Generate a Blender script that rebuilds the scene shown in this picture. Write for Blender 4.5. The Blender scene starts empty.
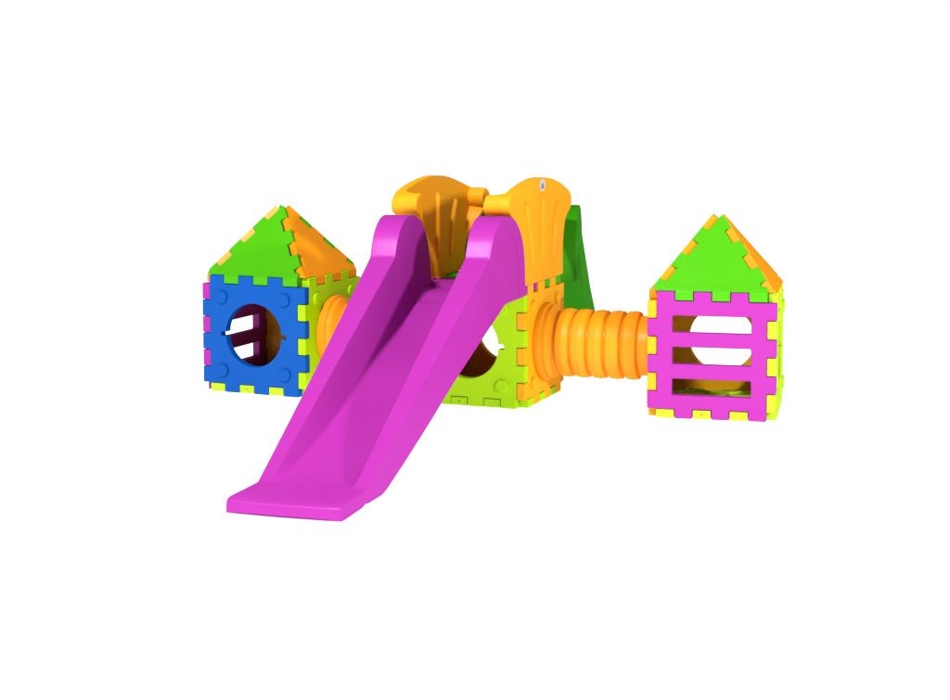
import bpy, bmesh, math, random
from mathutils import Vector, Matrix
S = 0.12                       # one tooth of the snap-together panels, in metres
C = bpy.context.scene.collection
rnd = random.Random(4)

# ------------------------------------------------------------------ materials
ALB = .62
def plastic(name, col, rough=0.35, spec=0.14, sss=0.0):
    col = [c * ALB for c in col]
    m = bpy.data.materials.new(name); m.use_nodes = True
    nt = m.node_tree; n = nt.nodes; L = nt.links
    n.remove(n['Principled BSDF'])
    b = n.new('ShaderNodeBsdfDiffuse'); gl = n.new('ShaderNodeBsdfGlossy'); ms = n.new('ShaderNodeMixShader')
    ms.inputs['Fac'].default_value = spec * .16
    gl.inputs['Color'].default_value = (*[.45 + .55 * c for c in col], 1)
    L.new(b.outputs[0], ms.inputs[1]); L.new(gl.outputs[0], ms.inputs[2]); L.new(ms.outputs[0], n['Material Output'].inputs['Surface'])
    tc = n.new('ShaderNodeTexCoord')
    big = n.new('ShaderNodeTexNoise'); big.inputs['Scale'].default_value = 2.2; big.inputs['Detail'].default_value = 3
    fine = n.new('ShaderNodeTexNoise'); fine.inputs['Scale'].default_value = 260; fine.inputs['Detail'].default_value = 2
    L.new(tc.outputs['Object'], big.inputs['Vector']); L.new(tc.outputs['Object'], fine.inputs['Vector'])
    mix = n.new('ShaderNodeMix'); mix.data_type = 'RGBA'
    mix.inputs['A'].default_value = (*[c * 0.95 for c in col], 1)
    mix.inputs['B'].default_value = (*[min(1, c * 1.05 + .002) for c in col], 1)
    L.new(big.outputs['Fac'], mix.inputs['Factor']); L.new(mix.outputs['Result'], b.inputs['Color'])
    mr = n.new('ShaderNodeMapRange'); mr.inputs['To Min'].default_value = rough - .06; mr.inputs['To Max'].default_value = rough + .08
    L.new(big.outputs['Fac'], mr.inputs['Value']); L.new(mr.outputs['Result'], gl.inputs['Roughness'])
    bp = n.new('ShaderNodeBump'); bp.inputs['Strength'].default_value = .10; bp.inputs['Distance'].default_value = .0015
    L.new(fine.outputs['Fac'], bp.inputs['Height'])
    bp2 = n.new('ShaderNodeBump'); bp2.inputs['Strength'].default_value = .09; bp2.inputs['Distance'].default_value = .012
    L.new(big.outputs['Fac'], bp2.inputs['Height']); L.new(bp.outputs['Normal'], bp2.inputs['Normal'])
    L.new(bp2.outputs['Normal'], b.inputs['Normal']); L.new(bp2.outputs['Normal'], gl.inputs['Normal'])
    return m
M = dict(
    magenta=plastic('magenta_plastic', (.50, .034, .44)),
    orange=plastic('orange_plastic', (1.1, .40, .006)),
    amber=plastic('amber_plastic', (1.2, .49, .012)),
    tube=plastic('tunnel_plastic', (1.1, .40, .010), .36, .2),
    yellow=plastic('yellow_plastic', (1.12, .54, .010)),
    green=plastic('green_plastic', (.088, .56, .003)),
    darkgreen=plastic('deep_green_plastic', (.036, .33, .001)),
    blue=plastic('blue_plastic', (.0, .115, .56)),
    lime=plastic('lime_plastic', (.64, 1.02, .03)),
    deeplime=plastic('deep_lime_plastic', (.50, .96, .0)),
    white=plastic('white_sticker', (.75, .77, .85)),
    ink=plastic('blue_ink', (.05, .12, .50)),
    hole=plastic('dark_screw_hole', (.03, .03, .01)),
)

# ------------------------------------------------------------------ helpers
def thing(name, label, cat, loc=(0, 0), rz=0, group=None):
    o = bpy.data.objects.new(name, None); C.objects.link(o); o.empty_display_size = .2
    o.location = (loc[0] * S, loc[1] * S, 0); o.rotation_euler = (0, 0, rz)
    o['label'] = label; o['category'] = cat; o['kind'] = 'thing'
    if group: o['group'] = group
    return o

def link(name, bm, mat, parent=None, bevel=.06, segs=3, label=None, angle=32):
    for v in bm.verts: v.co *= S
    bmesh.ops.recalc_face_normals(bm, faces=bm.faces)
    me = bpy.data.meshes.new(name); bm.to_mesh(me); bm.free()
    for mm in (mat if isinstance(mat, (list, tuple)) else [mat]): me.materials.append(mm)
    for p in me.polygons: p.use_smooth = True
    o = bpy.data.objects.new(name, me); C.objects.link(o); o.parent = parent
    if bevel:
        b = o.modifiers.new('bevel', 'BEVEL'); b.width = bevel * S; b.segments = segs
        b.limit_method = 'ANGLE'; b.angle_limit = math.radians(angle); b.use_clamp_overlap = True
    w = o.modifiers.new('normals', 'WEIGHTED_NORMAL'); w.weight = 50; w.keep_sharp = False
    if label: o['label'] = label
    return o

def prism(bm, loops, lo, hi, M4=None):
    """closed 2D loops (first outer, rest holes) -> solid between heights lo and hi (local z)"""
    es = []
    new = []
    for lp in loops:
        vs = [bm.verts.new((p[0], p[1], lo)) for p in lp]
        new += vs
        es += [bm.edges.new((vs[i], vs[(i + 1) % len(vs)])) for i in range(len(vs))]
    r = bmesh.ops.triangle_fill(bm, edges=es, use_beauty=True)
    fs = [g for g in r['geom'] if isinstance(g, bmesh.types.BMFace)]
    ed = list({e for f in fs for e in f.edges if len(e.link_faces) == 2})
    if len(loops) > 1 or len(loops[0]) > 6:
        r = bmesh.ops.dissolve_limit(bm, angle_limit=.01, edges=ed, verts=[], use_dissolve_boundaries=False)
        fs = list({f for v in new if v.is_valid for f in v.link_faces})
    r = bmesh.ops.extrude_face_region(bm, geom=fs)
    top = [g for g in r['geom'] if isinstance(g, bmesh.types.BMVert)]
    for v in top: v.co.z = hi
    allv = new + top
    if M4 is not None:
        bmesh.ops.transform(bm, matrix=M4, verts=allv)
    return allv

def circ(cx, cy, r, n=48, a0=0):
    return [(cx + r * math.cos(a0 + 2 * math.pi * i / n), cy + r * math.sin(a0 + 2 * math.pi * i / n)) for i in range(n)]

def rrect(x0, y0, x1, y1, r=.1, n=4):
    out = []
    for cx, cy, a in ((x1 - r, y1 - r, 0), (x0 + r, y1 - r, 90), (x0 + r, y0 + r, 180), (x1 - r, y0 + r, 270)):
        for i in range(n + 1):
            t = math.radians(a + 90 * i / n); out.append((cx + r * math.cos(t), cy + r * math.sin(t)))
    return out

def catmull(P, closed=True, n=5):
    out = []; m = len(P)
    for i in range(m if closed else m - 1):
        g = lambda k: Vector(P[k % m]) if closed else Vector(P[max(0, min(m - 1, k))])
        a, b, c, d = g(i - 1), g(i), g(i + 1), g(i + 2)
        for j in range(n):
            t = j / n
            out.append(.5 * ((2 * b) + (c - a) * t + (2 * a - 5 * b + 4 * c - d) * t * t + (3 * b - a - 3 * c + d) * t ** 3))
    if not closed: out.append(Vector(P[-1]))
    return out

def tube_bm(bm, pts, rad, n=10):
    """capsule-like swept tube; rad is a list"""
    pts = [Vector(p) for p in pts]; rings = []
    for i, p in enumerate(pts):
        t = (pts[min(i + 1, len(pts) - 1)] - pts[max(i - 1, 0)]).normalized()
        u = t.cross(Vector((1, 0, 0)));
        if u.length < .1: u = t.cross(Vector((0, 1, 0)))
        u.normalize(); w = t.cross(u)
        rings.append([bm.verts.new(p + (u * math.cos(2 * math.pi * k / n) + w * math.sin(2 * math.pi * k / n)) * rad[i]) for k in range(n)])
    for a, b in zip(rings, rings[1:]):
        for k in range(n): bm.faces.new((a[k], a[(k + 1) % n], b[(k + 1) % n], b[k]))
    bm.faces.new(rings[0][::-1]); bm.faces.new(rings[-1])

def boolean(o, cutbm, op='DIFFERENCE'):
    """cut with a temporary mesh, bake the result, drop the cutter"""
    for v in cutbm.verts: v.co *= S
    bmesh.ops.recalc_face_normals(cutbm, faces=cutbm.faces)
    cm = bpy.data.meshes.new('cut'); cutbm.to_mesh(cm); cutbm.free()
    c = bpy.data.objects.new('cut', cm); C.objects.link(c)
    c.matrix_world = Matrix.Identity(4)
    par = o.parent; o.parent = None
    saved = [(m.type) for m in o.modifiers]
    for m in o.modifiers: m.show_viewport = False
    md = o.modifiers.new('b', 'BOOLEAN'); md.operation = op; md.object = c; md.solver = 'EXACT'; md.use_self = True
    while o.modifiers[0] != md: o.modifiers.move(len(o.modifiers) - 1, 0); break
    dg = bpy.context.evaluated_depsgraph_get(); dg.update()
    me = bpy.data.meshes.new_from_object(o.evaluated_get(dg))
    o.modifiers.remove(md); old = o.data; nm = old.name
    o.data = me; bpy.data.meshes.remove(old); me.name = nm
    for p in me.polygons: p.use_smooth = True
    for m in o.modifiers: m.show_viewport = True
    bpy.data.objects.remove(c); bpy.data.meshes.remove(cm)
    o.parent = par

# ------------------------------------------------------------------ panels
G = .022
def square_loop():
    side = []
    for k in (0, 2, 4):
        a = .5 + k
        side += [(a + G, 6.5 - G), (a + G, 7.0), (a + 1 - G, 7.0), (a + 1 - G, 6.5 - G)]
    side.append((6.5 - G, 6.5 - G))
    pts = []
    for q in range(4):
        for (a, b) in side:
            x, y = a - 3.5, b - 3.5
            for _ in range(q): x, y = y, -x          # clockwise quarter turns
            pts.append((x, y))
    return pts

def hole_loop(r=1.9):
    pts = []
    n = 56
    for i in range(n):
        t = 2 * math.pi * i / n; x, y = r * math.cos(t), r * math.sin(t)
        if i in (n - 1, 0, 1) or abs(i - n / 2) <= 1:
            s = 1 if x > 0 else -1
            yy = .13 * (1 if y > .01 else (-1 if y < -.01 else 0))
            if i == 0 or i == n // 2:
                continue
            near = (s * (r * .996), yy); far = (s * (r + .33), yy)
            first = near if (i == n - 1 or i == n // 2 - 1) else far
            second = far if first == near else near
            pts += [first, second]
        else: pts.append((x, y))
    return pts

FACE = {  # panel plane -> cube frame (outside looking at it: a to the right, b up, outwards = +z)
    'front': Matrix(((1, 0, 0, 0), (0, 0, -1, -3.5), (0, 1, 0, 3.5), (0, 0, 0, 1))),
    'right': Matrix(((0, 0, 1, 3.5), (1, 0, 0, 0), (0, 1, 0, 3.5), (0, 0, 0, 1))),
    'back': Matrix(((-1, 0, 0, 0), (0, 0, 1, 3.5), (0, 1, 0, 3.5), (0, 0, 0, 1))),
    'left': Matrix(((0, 0, -1, -3.5), (-1, 0, 0, 0), (0, 1, 0, 3.5), (0, 0, 0, 1))),
}
def wall_panel(parent, face, kind, mat, label):
    bm = bmesh.new(); F = FACE[face]
    loops = [square_loop()]
    if kind == 'round': loops.append(hole_loop())
    elif kind == 'port': loops.append(circ(0, 0, 1.72))
    elif kind == 'bars':
        for b0, b1 in ((1.28, 2.2), (3.0, 3.95), (4.75, 5.68)): loops.append(rrect(-2.14, b0 - 3.5, 2.14, b1 - 3.5, .09))
    prism(bm, loops, -.5, 0, F)
    if kind != 'bars':
        for sx in (-1, 1):
            for sy in (-1, 1):
                prism(bm, [circ(sx * 2.13, sy * 2.2, .36, 28)], -.05, .14, F)
                prism(bm, [circ(sx * 2.13, sy * 2.2, .36, 28)], -.62, -.45, F)
    o = link('wall_panel', bm, mat, parent, .055, 3, label)
    return o

def floor_panel(parent, mat, z0=0.0, hatch=True, lab=None):
    # teeth complementary to the walls': mirror of the wall pattern
    bm = bmesh.new()
    pts = [(-x, y) for (x, y) in square_loop()]
    pts = [(x, y) for x, y in pts]
    # mirrored loop carries its teeth in the wall panels' gaps
    prism(bm, [pts], z0 + .02, z0 + .5 - .02)
    if hatch:
        for q in range(4):
            a = math.pi / 4 + q * math.pi / 2
            prism(bm, [circ(1.9 * math.cos(a), 1.9 * math.sin(a), 1.0, 32), circ(1.9 * math.cos(a), 1.9 * math.sin(a), .86, 32)], z0 + .45, z0 + .62)
    o = link('floor_panel', bm, mat, parent, .05, 2, lab)
    c = bmesh.new()
    tube_bm(c, [(-.5, -3.6, z0 + .25), (-.5, -3.38, z0 + .25)], [.055, .055], 10)
    boolean(o, c)
    return o

def roof_panel(parent, q, mat, label):
    B, H0, H1 = 3.42, 7.03, 11.40
    apex = Vector((0, 0, H1)); p0 = Vector((-B, -B, H0)); p1 = Vector((B, -B, H0))
    ex = Vector((1, 0, 0)); mid = (p0 + p1) / 2; ey = (apex - mid); hgt = ey.length; ey.normalize(); ez = ex.cross(ey)  # outward
    edge = (apex - p1).length; hw = B
    # 2D triangle: (-B,0),(B,0),(0,hgt); inset lines along the slanted edges carrying teeth
    def side(sgn, dirn_up):
        """points along the slanted edge; sgn=+1 right, walked bottom->top"""
        e = Vector((-sgn * B, hgt)).normalized(); nrm = Vector((-e.y * sgn, e.x * sgn)) * 1.0
        inn = nrm if nrm.x * sgn < 0 else -nrm
        base = Vector((sgn * B, 0)); L = Vector((B, hgt)).length; u = L / 6.55; out = []; d = .46
        # right edge from bottom: gap first; left edge from bottom: tooth first
        for k in range(6):
            tooth = (k % 2 == 1) if sgn > 0 else (k % 2 == 0)
            a0, a1 = k * u + .012, (k + 1) * u - .012
            if k == 0: a0 = .46
            off = .012 if tooth else d
            if not tooth and k == 0 : a0 = d * .62
            out += [base + e * a0 + inn * off, base + e * a1 + inn * off]
        return out
    R_ = side(1, True); Lf = side(-1, True)
    loop = R_ + Lf[::-1]
    bm = bmesh.new()
    F = Matrix((( ex.x, ey.x, ez.x, mid.x), (ex.y, ey.y, ez.y, mid.y), (ex.z, ey.z, ez.z, mid.z), (0, 0, 0, 1)))
    loop2 = [(p.x, p.y - .0) for p in loop]
    # make the bottom reach down so that the horizontal cut is clean
    loop2 = [(loop2[-1][0], -.45)] + [(loop2[0][0], -.45)] + loop2[:]
    prism(bm, [loop2], -.42, 0, F)
    bmesh.ops.bisect_plane(bm, geom=bm.verts[:] + bm.edges[:] + bm.faces[:], plane_co=(0, 0, H0), plane_no=(0, 0, -1), clear_outer=True)
    be = [e for e in bm.edges if e.is_boundary]
    bmesh.ops.holes_fill(bm, edges=be, sides=0)
    # bottom teeth that drop into the wall's gaps
    for a in (1.5, 3.5, 5.5):
        prof = [(-3.485, 6.53), (-3.485, 6.90), (-3.47, 6.98), (-3.43, 7.045), (-3.26, 7.255), (-2.95, 7.32), (-2.85, 7.1), (-3.02, 6.53)]
        m4 = Matrix(((0, 0, 1, 0), (1, 0, 0, 0), (0, 1, 0, 0), (0, 0, 0, 1)))
        prism(bm, [prof], a - 3.5 + .02, a - 2.5 - .02, m4)
    # little moulding marks
    prism(bm, [circ(-B + .98, .36, .13, 16)], -.02, .025, F)
    bmesh.ops.rotate(bm, cent=(0, 0, 0), matrix=Matrix.Rotation(q * math.pi / 2, 3, 'Z'), verts=bm.verts)
    return link('roof_panel', bm, mat, parent, .06, 3, label)

# poses found from the photograph: (x, y, yaw) in panel units
P_LEFT = (-12.557, 11.172, -.4065); P_MID = (-.036, 7.399, -.3628); P_RIGHT = (12.836, 3.348, -.2249)

def playhouse(pose, label, walls, roofs, floor):
    t = thing('playhouse', label, 'playhouse', pose[:2], pose[2], 'peaked playhouses at the two ends of the play set')
    for face, (kind, mat, lab) in walls.items(): wall_panel(t, face, kind, M[mat], lab)
    for q, (mat, lab) in enumerate(roofs): roof_panel(t, q, M[mat], lab)
    floor_panel(t, M[floor])
    return t
playhouse(P_LEFT, 'small playhouse with a blue round-windowed front and green and orange peaked roof', {
    'front': ('round', 'blue', 'blue wall panel with a notched round window'),
    'right': ('port', 'deeplime', 'lime wall panel the orange tunnel plugs into'),
    'back': ('plain', 'orange', 'orange back wall panel'),
    'left': ('bars', 'magenta', 'magenta wall panel with three slots')},
    [('green', 'green triangular roof panel'), ('orange', 'orange triangular roof panel'), ('green', 'green triangular roof panel'), ('orange', 'orange triangular roof panel')], 'lime')
playhouse(P_RIGHT, 'playhouse with a magenta barred front and lime side under a green and orange peaked roof', {
    'front': ('bars', 'magenta', 'magenta wall panel with three slots'),
    'right': ('round', 'lime', 'lime wall panel with round window and knobs'),
    'back': ('round', 'yellow', 'yellow back wall panel with round window'),
    'left': ('port', 'yellow', 'yellow wall panel the orange tunnel plugs into')},
    [('green', 'green triangular roof panel'), ('orange', 'orange triangular roof panel'), ('green', 'green triangular roof panel'), ('orange', 'orange triangular roof panel')], 'lime')

# ------------------------------------------------------------------ the middle tower
tower = thing('play_tower', 'square middle tower of lime and yellow panels with tall orange safety rails', 'play tower', P_MID[:2], P_MID[2])
wall_panel(tower, 'front', 'round', M['deeplime'], 'lime wall panel with a notched round window')
wall_panel(tower, 'right', 'port', M['yellow'], 'yellow wall panel the right tunnel plugs into')
wall_panel(tower, 'back', 'round', M['orange'], 'orange back wall panel with round window')
wall_panel(tower, 'left', 'port', M['orange'], 'orange wall panel the left tunnel plugs into')
floor_panel(tower, M['deeplime'])

def rail_panel(sgn, rear, label):
    """tall fan-shaped rail; outline in (y,z) read off the photo, outer face at x = sgn*3.5"""
    k = rear / 4.81
    P = [(-3.55, 7.02), (0, 7.02), (3.3 + (k - 1) * 4, 7.02), (3.24 + (k - 1) * 5, 8.4), (3.42 + (k - 1) * 6.5, 9.5), (3.8 + (k - 1) * 7, 10.35), (3.8 + .82 * k + (k - 1) * 3, 10.86), (4.9 * k, 11.35), (4.5 * k, 11.88), (2.7, 12.5),
         (.86, 12.85), (-.9, 12.97), (-2.64, 12.84), (-4.3, 12.56), (-5.45, 12.24), (-6.02, 11.72), (-5.88, 11.2), (-4.96, 10.72), (-4.3, 10.0), (-3.95, 9.1), (-3.72, 8.0)]
    Q = [Vector(P[0]), Vector(P[1])] + [p for p in catmull(P[2:], False, 5)]
    n = len(Q)
    tips = [Vector((-5.8, 11.6)), Vector((4.75 * k, 11.4))]
    nr = []
    for i in range(n):
        t = (Q[(i + 1) % n] - Q[i - 1]).normalized(); nr.append(Vector((-t.y, t.x)))   # loop runs counter-clockwise: inward normal
    def dep(p):
        q = min(tips, key=lambda q: (p - q).length); d = (p - q).length
        fall = .5 if p.y > q.y + .1 else (2.3 if q.x < 0 else 2.9)
        s = max(0, min(1, (d - .45) / fall)); s = s * s * (3 - 2 * s)
        return 1.5 * (1 - s) + .5 * s
    bm = bmesh.new(); X = 3.5
    def ring(ins, depf):
        return [bm.verts.new((sgn * (X - depf(q)), (q + m * ins).x, (q + m * ins).y)) for q, m in zip(Q, nr)]
    r0 = ring(0, lambda q: 0); r1 = ring(0, dep); r2 = ring(.22, dep); r3 = ring(.42, lambda q: .5)
    for A, Bq in ((r0, r1), (r1, r2), (r2, r3)):
        for i in range(n): bm.faces.new((A[i], A[(i + 1) % n], Bq[(i + 1) % n], Bq[i]))
    for R_ in (r0, r3):
        es = [bm.edges.get((R_[i], R_[(i + 1) % n])) for i in range(n)]
        bmesh.ops.triangle_fill(bm, edges=es, use_beauty=True)
    # three raised ribs on either face
    for xs in (X - .03, X - .5 + .03):
        for path in ([(-.57, 12.05), (-.57, 8.05)], [(-3.5, 11.7), (-2.85, 10.3), (-2.45, 9.1), (-2.25, 8.05)], [(2.3, 11.45), (1.75, 10.2), (1.5, 9.1), (1.42, 8.1)]):
            pts = catmull(path, False, 8) if len(path) > 2 else [Vector(path[0]).lerp(Vector(path[1]), t / 12) for t in range(13)]
            m = len(pts); rr = []
            for i in range(m):
                u = i / (m - 1); rr.append(.23 * min(1, (u / .12) ** .5 + .2, ((1 - u) / .07) ** .5 + .2))
            tube_bm(bm, [(sgn * xs, p.x, p.y) for p in pts], rr, 16)
    o = link('rail_panel', bm, M['amber'], tower, .05, 3, label, angle=46)
    # rolled grips at the two wing tips
    for (cy, cz) in ((-5.43, 11.62), (4.3 * k, 11.38)):
        bm = bmesh.new()
        m4 = Matrix(((0, 0, sgn * 1.0, 0), (1, 0, 0, 0), (0, 1, 0, 0), (0, 0, 0, 1)))
        prism(bm, [circ(cy, cz, .60, 40)], X - 1.52, X - .12, m4)
        g = link('grip', bm, M['amber'], o, .12, 4)
    return o
rr_ = rail_panel(1, 4.81, 'orange fan-shaped rail with a small sticker'); rail_panel(-1, 5.4, 'orange fan-shaped rail beside the slide')
# sticker on the right rail
bm = bmesh.new(); m4 = Matrix(((0, 0, 1, 3.5), (1, 0, 0, 0), (0, 1, 0, 0), (0, 0, 0, 1)))
shape = [(-.30, -.31), (.22, -.31), (.36, .12), (.30, .22), (.17, .31), (-.02, .35), (-.22, .32), (-.36, .22), (-.42, .10)]
prism(bm, [[(-.48 + p[0] * 1.12, 12.50 + p[1]) for p in shape]], -.01, .018, m4)
st = link('sticker', bm, M['white'], rr_, 0)
bm = bmesh.new()
cy, cz = -.50, 12.45
for (a, b, c_, d) in ((-.24, -.17, -.16, .15), (-.24, .09, .20, .15), (-.10, -.17, -.02, .04), (.04, -.17, .11, .05), (.12, -.10, .19, .08), (-.14, -.02, .10, .03), (-.12, .24, .08, .27)):
    prism(bm, [[(cy + a, cz + b), (cy + c_, cz + b), (cy + c_, cz + d), (cy + a, cz + d)]], .012, .022, m4)
link('printed_mark', bm, M['ink'], st, 0)

# ------------------------------------------------------------------ corrugated tunnels
def tunnel(pa, sa, pb, sb, label):
    """from the side face sa of cube pa to the side face sb of pb"""
    def face(p, s):
        c, q = math.cos(p[2]), math.sin(p[2]); d = Vector((c * s, q * s, 0))
        return Vector((p[0], p[1], 3.42)) + d * 3.5, d
    A, da = face(pa, sa); B, db = face(pb, sb)
    mid = (A + B) / 2
    t = thing('tunnel', label, 'tunnel', (mid.x, mid.y), 0, 'ribbed orange crawl tunnels between the cubes')
    L = (B - A).length
    def pos(s):
        u = s / L; h = L * .9
        h00 = 2 * u**3 - 3 * u**2 + 1; h10 = u**3 - 2 * u**2 + u; h01 = -2 * u**3 + 3 * u**2; h11 = u**3 - u**2
        if u < 0: return A + da * s
        if u > 1: return B - (-db) * 0 + (-db) * (s - L)
        return A * h00 + da * (h * h10) + B * h01 + (-db) * (h * h11)
    prof = [(-.9, 1.66), (-.5, 1.66), (-.02, 1.68), (.02, 2.24), (.16, 2.27), (.36, 2.25), (.42, 2.13), (.56, 2.11), (.66, 2.12), (.76, 2.0), (.92, 1.78), (1.02, 1.76)]
    s = 1.16; ribs = 5; pitch = (L - 1.16 - .72) / ribs
    for i in range(ribs):
        b = 1.12 + i * pitch
        prof += [(b + q * pitch, r) for q, r in ((0, 1.70), (.03, 1.71), (.11, 1.90), (.16, 1.935), (.44, 1.96), (.50, 1.98), (.55, 1.96), (.80, 1.935), (.85, 1.90), (.95, 1.71))]
    prof += [(L - .60, 1.70), (L - .32, 1.70), (L - .26, 1.80), (L - .02, 1.80), (L + .02, 1.66), (L + .5, 1.66), (L + .9, 1.66)]
    bm = bmesh.new(); n = 96; rings = []
    for (s_, r) in prof:
        c = pos(s_); d = (pos(s_ + .02) - pos(s_ - .02)).normalized(); u = Vector((0, 0, 1)); w = d.cross(u).normalized()
        rings.append([bm.verts.new(c - Vector((mid.x, mid.y, 0)) + (w * math.cos(2 * math.pi * k / n) + u * math.sin(2 * math.pi * k / n)) * r) for k in range(n)])
    inner = []
    for (s_, r) in prof[::-1]:
        c = pos(s_); d = (pos(s_ + .02) - pos(s_ - .02)).normalized(); u = Vector((0, 0, 1)); w = d.cross(u).normalized()
        inner.append([bm.verts.new(c - Vector((mid.x, mid.y, 0)) + (w * math.cos(2 * math.pi * k / n) + u * math.sin(2 * math.pi * k / n)) * (r - .13)) for k in range(n)])
    allr = rings + inner; allr.append(allr[0])
    for a, b in zip(allr, allr[1:]):
        for k in range(n): bm.faces.new((a[k], a[(k + 1) % n], b[(k + 1) % n], b[k]))
    o = link('tunnel_tube', bm, M['tube'], t, 0)
    o.data.set_sharp_from_angle(angle=math.radians(38)); o.modifiers['normals'].keep_sharp = True
    return t
tunnel(P_MID, 1, P_RIGHT, -1, 'ribbed orange tunnel joining the middle tower to the magenta fronted playhouse')
tunnel(P_LEFT, 1, P_MID, -1, 'ribbed orange tunnel beside the blue fronted playhouse, mostly behind the slide')

# ------------------------------------------------------------------ slide
GY, GX, GYY = .185, .12, 3.9
D = .0604; yaw_s = P_MID[2] + D
ox, oy = .35, -3.5
c0, s0 = math.cos(P_MID[2]), math.sin(P_MID[2])
sx, sy = P_MID[0] + ox * c0 - oy * s0, P_MID[1] + ox * s0 + oy * c0
slide = thing('slide', 'long magenta slide with high rounded side rails running down to the ground in front', 'slide', (sx, sy), yaw_s, 'slides of the play set')

def interp(T, x):
    if x <= T[0][0]: return T[0][1]
    for (a, b), (c, d) in zip(T, T[1:]):
        if x <= c: return b + (d - b) * (x - a) / (c - a)
    return T[-1][1]
def smooth_interp(T, x):
    if x <= T[0][0]: return T[0][1]
    m = len(T)
    for i in range(m - 1):
        if x <= T[i + 1][0]:
            x0, y0 = T[i]; x1, y1 = T[i + 1]
            def sl(k):
                if k <= 0 or k >= m - 1: kk = max(0, min(m - 2, k if k <= 0 else m - 2)); return (T[kk + 1][1] - T[kk][1]) / (T[kk + 1][0] - T[kk][0])
                return (T[k + 1][1] - T[k - 1][1]) / (T[k + 1][0] - T[k - 1][0])
            h = x1 - x0; u = (x - x0) / h
            return (2*u**3 - 3*u*u + 1) * y0 + (u**3 - 2*u*u + u) * h * sl(i) + (-2*u**3 + 3*u*u) * y1 + (u**3 - u*u) * h * sl(i + 1)
    return T[-1][1]
def arch_pts():
    P = [(1.00, 7.3), (1.03, 8.0), (1.14, 8.8), (1.35, 9.45), (1.75, 10.1), (2.4, 10.7), (3.1, 11.03), (3.9, 11.2), (4.6, 11.2), (5.25, 11.02), (5.85, 10.65), (6.3, 10.15), (6.6, 9.6), (6.8, 9.18)]
    return [(p.x, p.y) for p in catmull(P, False, 3)]
AR = arch_pts()
BED = [(-3.4, 6.93), (1.0, 6.93), (2.0, 6.93), (2.6, 6.93), (3.1, 6.86), (4.0, 6.52), (5.2, 6.05), (7.6, 5.3), (11.85, 4.12), (14.8, 2.98), (19.5, 1.50), (21.4, .92), (22.4, .74), (23.1, .69), (24, .68), (25.2, .68), (25.5, .675), (25.7, .66), (25.82, .63), (25.90, .58), (25.96, .50), (26.0, .12)]
BOT = [(1.0, 6.52), (4.2, 6.52), (4.75, 6.35), (5.3, 6.12), (8.5, 4.95), (12.05, 3.62), (15.3, 2.26), (18.1, 1.16), (20.1, .42), (20.7, .20), (21.3, .06), (22.9, .04), (23.1, .10), (23.3, .10), (23.5, .02), (25.85, .02), (25.97, .06)]
def top_z(s): return 9.18 + (.75 - 9.18) * (s - 6.8) / (22.95 - 6.8)
def skew(s, e):
    k = .85 * max(0, 1 - max(s, 0) / 22)
    return s + (3.2 - e) / 6.4 * k
def fillet(P, rad, n=4):
    """open polyline with rounded corners; the ends stay"""
    out = [Vector(P[0])]
    for i in range(1, len(P) - 1):
        a, b, c = Vector(P[i - 1]), Vector(P[i]), Vector(P[i + 1]); u = a - b; v = c - b
        r = min(rad[i], u.length * .45, v.length * .45)
        p0 = b + u.normalized() * r; p1 = b + v.normalized() * r
        for k in range(n + 1):
            q = k / n; out.append(p0 * (1 - q) ** 2 + b * 2 * q * (1 - q) + p1 * q * q)
    out.append(Vector(P[-1])); return out
def half_w(s): return interp([(0, 3.38), (22.9, 2.60), (24, 2.62), (25.6, 2.66), (25.85, 2.64), (26.0, 2.60)], s)
def section(s, zt):
    h = half_w(s); zb = interp(BOT, s); bed = smooth_interp(BED, s) if s < 23 else interp(BED, s)
    xi = 1.78 + .20 * s / 23
    xb = interp([(0, 1.70), (3.5, 1.64), (8, 1.44), (19, 1.42), (22.9, 1.7), (26, 1.8)], s)
    zt = max(zt, bed + .012)
    sag = .07 * (lambda q: q * q * (3 - 2 * q))(max(0, min(1, (s - 3.0) / 6))) * (1 if s < 25 else max(.1, (26 - s)))
    under = max(zb + .0, bed - .38)
    P = [(h, zb), (h - .012, zt), (xi, zt), (xb, bed), (0, bed - sag)]
    pts = [(q.x, q.y) for q in fillet(P, [0, .10, .045, .22, 0])]
    pts.insert(1, (h, zb + min(.08, (zt - zb) * .2)))
    low = [(h - .32, zb), (h - .34, max(zb, under - .1)), (h - .6, under), (0, under)]
    ring = [(x, z) for x, z in pts] + [(-x, z) for x, z in pts[-2::-1]]
    ring += [(-x, z) for x, z in low] + [(x, z) for x, z in low[-2::-1]]
    return ring
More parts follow.
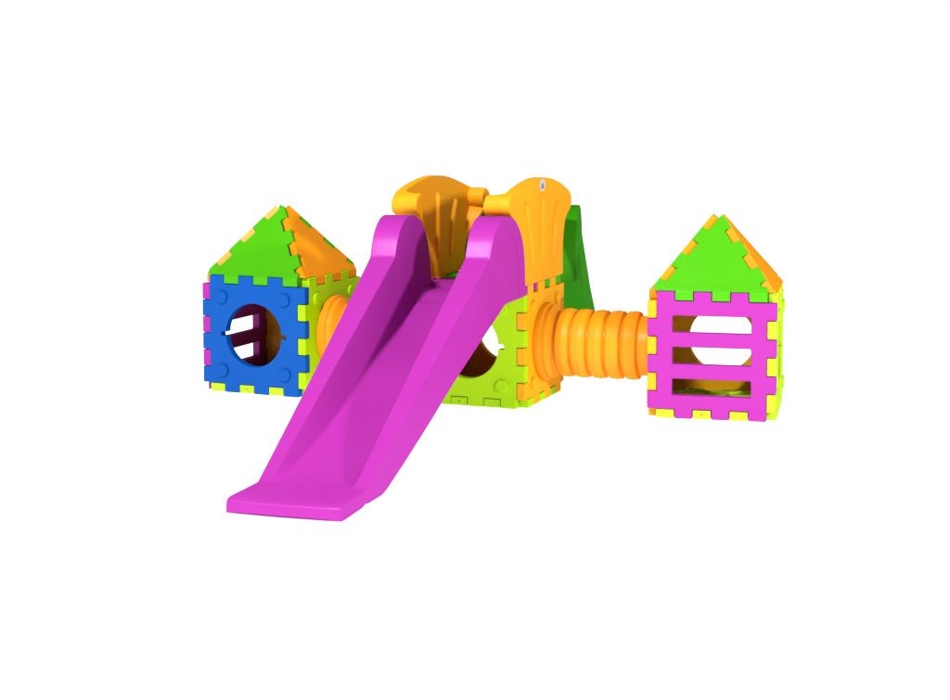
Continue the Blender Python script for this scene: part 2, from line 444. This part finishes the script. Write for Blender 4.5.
def slide_body():
    bm = bmesh.new(); rings = []
    st = [(s, z) for s, z in AR[:-1]] + [(6.74, 9.30), (6.80, 9.185), (6.88, 9.14)]
    s = 7.3
    while s < 22.3: st.append((s, top_z(s))); s += .5
    st += [(22.4, top_z(22.4)), (22.75, top_z(22.75)), (22.92, .75), (23.0, .72), (23.12, 0), (23.6, 0), (24.3, 0), (25.0, 0), (25.4, 0), (25.6, 0), (25.74, 0), (25.85, 0), (25.90, 0), (25.93, 0), (25.96, 0), (25.98, 0), (26.0, 0)]
    for s, zt in st:
        row = []
        for e, z in section(s, zt):
            bow = .10 * (1 - min(1, abs(e) / 2.6) ** 2) * max(0, (s - 24) / 2) + .12 * max(0, (s - 24) / 2)
            row.append(bm.verts.new((e * (1 + (.09 * max(0, 1 - s / 16) if e < 0 else 0)), -skew(s, e) - bow, z)))
        rings.append(row)
    n = len(rings[0])
    for a, b in zip(rings, rings[1:]):
        for k in range(n):
            bm.faces.new((a[k], a[(k + 1) % n], b[(k + 1) % n], b[k]))
    for R_ in (rings[0], rings[-1]):
        f = bm.faces.new(R_); bmesh.ops.triangulate(bm, faces=[f])
    bmesh.ops.remove_doubles(bm, verts=bm.verts, dist=.0015)
    return bm
def make_slide(root, mat, rims=True):
    body = link('slide_body', slide_body(), mat, root, 0)
    body.data.set_sharp_from_angle(angle=math.radians(72)); body.modifiers['normals'].keep_sharp = True
    # raised rim that follows the arch on the outer faces and dies out where the straight rail starts
    for sg in ((1, -1) if rims else ()):
        bm = bmesh.new(); rg = []; m = len(AR)
        pts = [(1.0, 6.62), (1.0, 6.95)] + AR
        for i, (a_, b_) in enumerate(pts):
            cz_ = min(b_, 8.35); c_, d_ = 3.9 + (a_ - 3.9) * .68, cz_ + (b_ - cz_) * .68
            up = .055 * min(1, (len(pts) - 1 - i) / 14 + .02); row = []
            for (s_, z_, off) in ((a_, b_ - .01, -.12), (a_, b_ - .01, up), (c_, d_, up), (c_, d_, -.12)):
                e = sg * (half_w(s_) + off); row.append(bm.verts.new((e, -skew(s_, e), z_)))
            rg.append(row)
        for A_, B_ in zip(rg, rg[1:]):
            for k in range(4): bm.faces.new((A_[k], A_[(k + 1) % 4], B_[(k + 1) % 4], B_[k]))
        bm.faces.new(rg[0][::-1]); bm.faces.new(rg[-1])
        rim = link('raised_rim', bm, mat, body, .025, 2, angle=50)
        rim.modifiers.remove(rim.modifiers['normals']); rim.data.set_sharp_from_angle(angle=math.radians(40))
    return body
make_slide(slide, M['magenta'])
# deck tongue of the slide with its locking tab
bm = bmesh.new()
prism(bm, [[(-2.6, -2.4), (2.5, -2.4), (2.5, -1.25), (2.72, -1.25), (2.72, 3.3), (-3.05, 3.3), (-3.05, -1.25), (-2.6, -1.25)]], 6.56, 6.915)
for y0 in (-.45, 1.55):
    prism(bm, [[(-3.75, y0), (-3.0, y0 + .0), (-3.0, y0 + .95), (-3.75, y0 + .95)]], 6.54, 7.03)
for y0 in (1.55, ):
    prism(bm, [[(2.6, 1.58 - .08), (3.14, 1.58 - .08), (3.14, 2.44 - .05), (2.6, 2.44 - .05)]], 6.54, 7.02)
prism(bm, [[(2.6, -1.2), (3.16, -1.2), (3.16, .42), (2.6, .42)]], 6.54, 7.03)
dk = link('deck_tongue', bm, M['magenta'], slide, .04, 2)

# ------------------------------------------------------------------ second slide, behind
climb = thing('slide', 'deep green slide running away behind the middle tower, only its arched side showing', 'slide', P_MID[:2], P_MID[2], 'slides of the play set')
gb = make_slide(climb, M['darkgreen'], False)
for o in (gb,):
    o.rotation_euler = (0, 0, math.pi + GY); o.location = (GX * S, GYY * S, 0); o.scale = (1, 1, .955)
bm = bmesh.new()
prism(bm, [[(-2.95, -.12), (2.95, -.12), (2.95, 4.4), (-2.95, 4.4)]], 6.56, 6.93)
prism(bm, [[(-3.47, 1.02), (-2.9, 1.02), (-2.9, 1.98), (-3.47, 1.98)]], 6.54, 7.03)
for y0 in (3.5, 5.5): prism(bm, [[(2.9, y0 - 3.48), (3.47, y0 - 3.48), (3.47, y0 - 2.52), (2.9, y0 - 2.52)]] , 6.54, 7.03)
link('deck_tongue', bm, M['green'], climb, .04, 2)

# ------------------------------------------------------------------ ground: plain white surface, its glow added to wash out cast shadows
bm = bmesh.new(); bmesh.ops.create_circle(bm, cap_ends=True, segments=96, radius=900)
g = link('ground', bm, bpy.data.materials.new('white_ground_added_glow'), None, 0); g['kind'] = 'structure'
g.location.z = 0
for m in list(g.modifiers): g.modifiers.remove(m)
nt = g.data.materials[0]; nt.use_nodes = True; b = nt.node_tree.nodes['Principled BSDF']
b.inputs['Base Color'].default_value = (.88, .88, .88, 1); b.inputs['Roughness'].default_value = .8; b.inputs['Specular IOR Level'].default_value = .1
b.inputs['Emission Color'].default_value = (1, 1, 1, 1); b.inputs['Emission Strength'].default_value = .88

# ------------------------------------------------------------------ studio surroundings and lamps
w = bpy.data.worlds.new('World'); bpy.context.scene.world = w; w.use_nodes = True
n = w.node_tree.nodes; L = w.node_tree.links; bg = n['Background']
tc = n.new('ShaderNodeTexCoord'); sp = n.new('ShaderNodeSeparateXYZ'); L.new(tc.outputs['Generated'], sp.inputs[0])
a = n.new('ShaderNodeMapRange'); a.inputs['From Min'].default_value = .35; a.inputs['From Max'].default_value = .6; L.new(sp.outputs['Y'], a.inputs['Value'])
z = n.new('ShaderNodeMapRange'); z.inputs['From Min'].default_value = .30; z.inputs['From Max'].default_value = .6; z.inputs['To Min'].default_value = 1; z.inputs['To Max'].default_value = 0; L.new(sp.outputs['Z'], z.inputs['Value'])
mu = n.new('ShaderNodeMath'); mu.operation = 'MULTIPLY'; L.new(a.outputs[0], mu.inputs[0]); L.new(z.outputs[0], mu.inputs[1])
sc = n.new('ShaderNodeMapRange'); sc.inputs['To Min'].default_value = .32; sc.inputs['To Max'].default_value = 1.1; L.new(mu.outputs[0], sc.inputs['Value'])
L.new(sc.outputs[0], bg.inputs['Strength']); bg.inputs['Color'].default_value = (1, 1, 1, 1)

def lamp(name, pos, target, size, watt, col=(1, .98, .95)):
    l = bpy.data.lights.new(name, 'AREA'); l.shape = 'DISK'; l.size = size * S; l.energy = watt; l.color = col
    o = bpy.data.objects.new(name, l); C.objects.link(o); o.location = Vector(pos) * S
    o.rotation_euler = (Vector(target) - Vector(pos)).to_track_quat('-Z', 'Y').to_euler()
    return o
lamp('key_softbox', (52, -58, 29), (0, 2, 5), 7, 720, (1, .99, .97))
lamp('front_softbox', (-25, -48, 61), (-1, 2, 4), 7, 1180)

cam = bpy.data.cameras.new('camera'); co = bpy.data.objects.new('camera', cam); C.objects.link(co)
co.location = (0, -90.098 * S, 17.948 * S)
co.rotation_euler = (Matrix.Rotation(math.pi / 2 - .07933, 3, 'X') @ Matrix.Rotation(-.00165, 3, 'Z')).to_euler()
cam.sensor_width = 36; cam.lens = 36 * 1673.2 / 950; cam.clip_end = 500
cam.shift_x = -14.1 / 950; cam.shift_y = -127.0 / 950
s = bpy.context.scene; s.camera = co
s.view_settings.view_transform = 'Standard'; s.view_settings.look = 'None'; s.view_settings.exposure = 0; s.view_settings.gamma = 1
s.cycles.max_bounces = 8
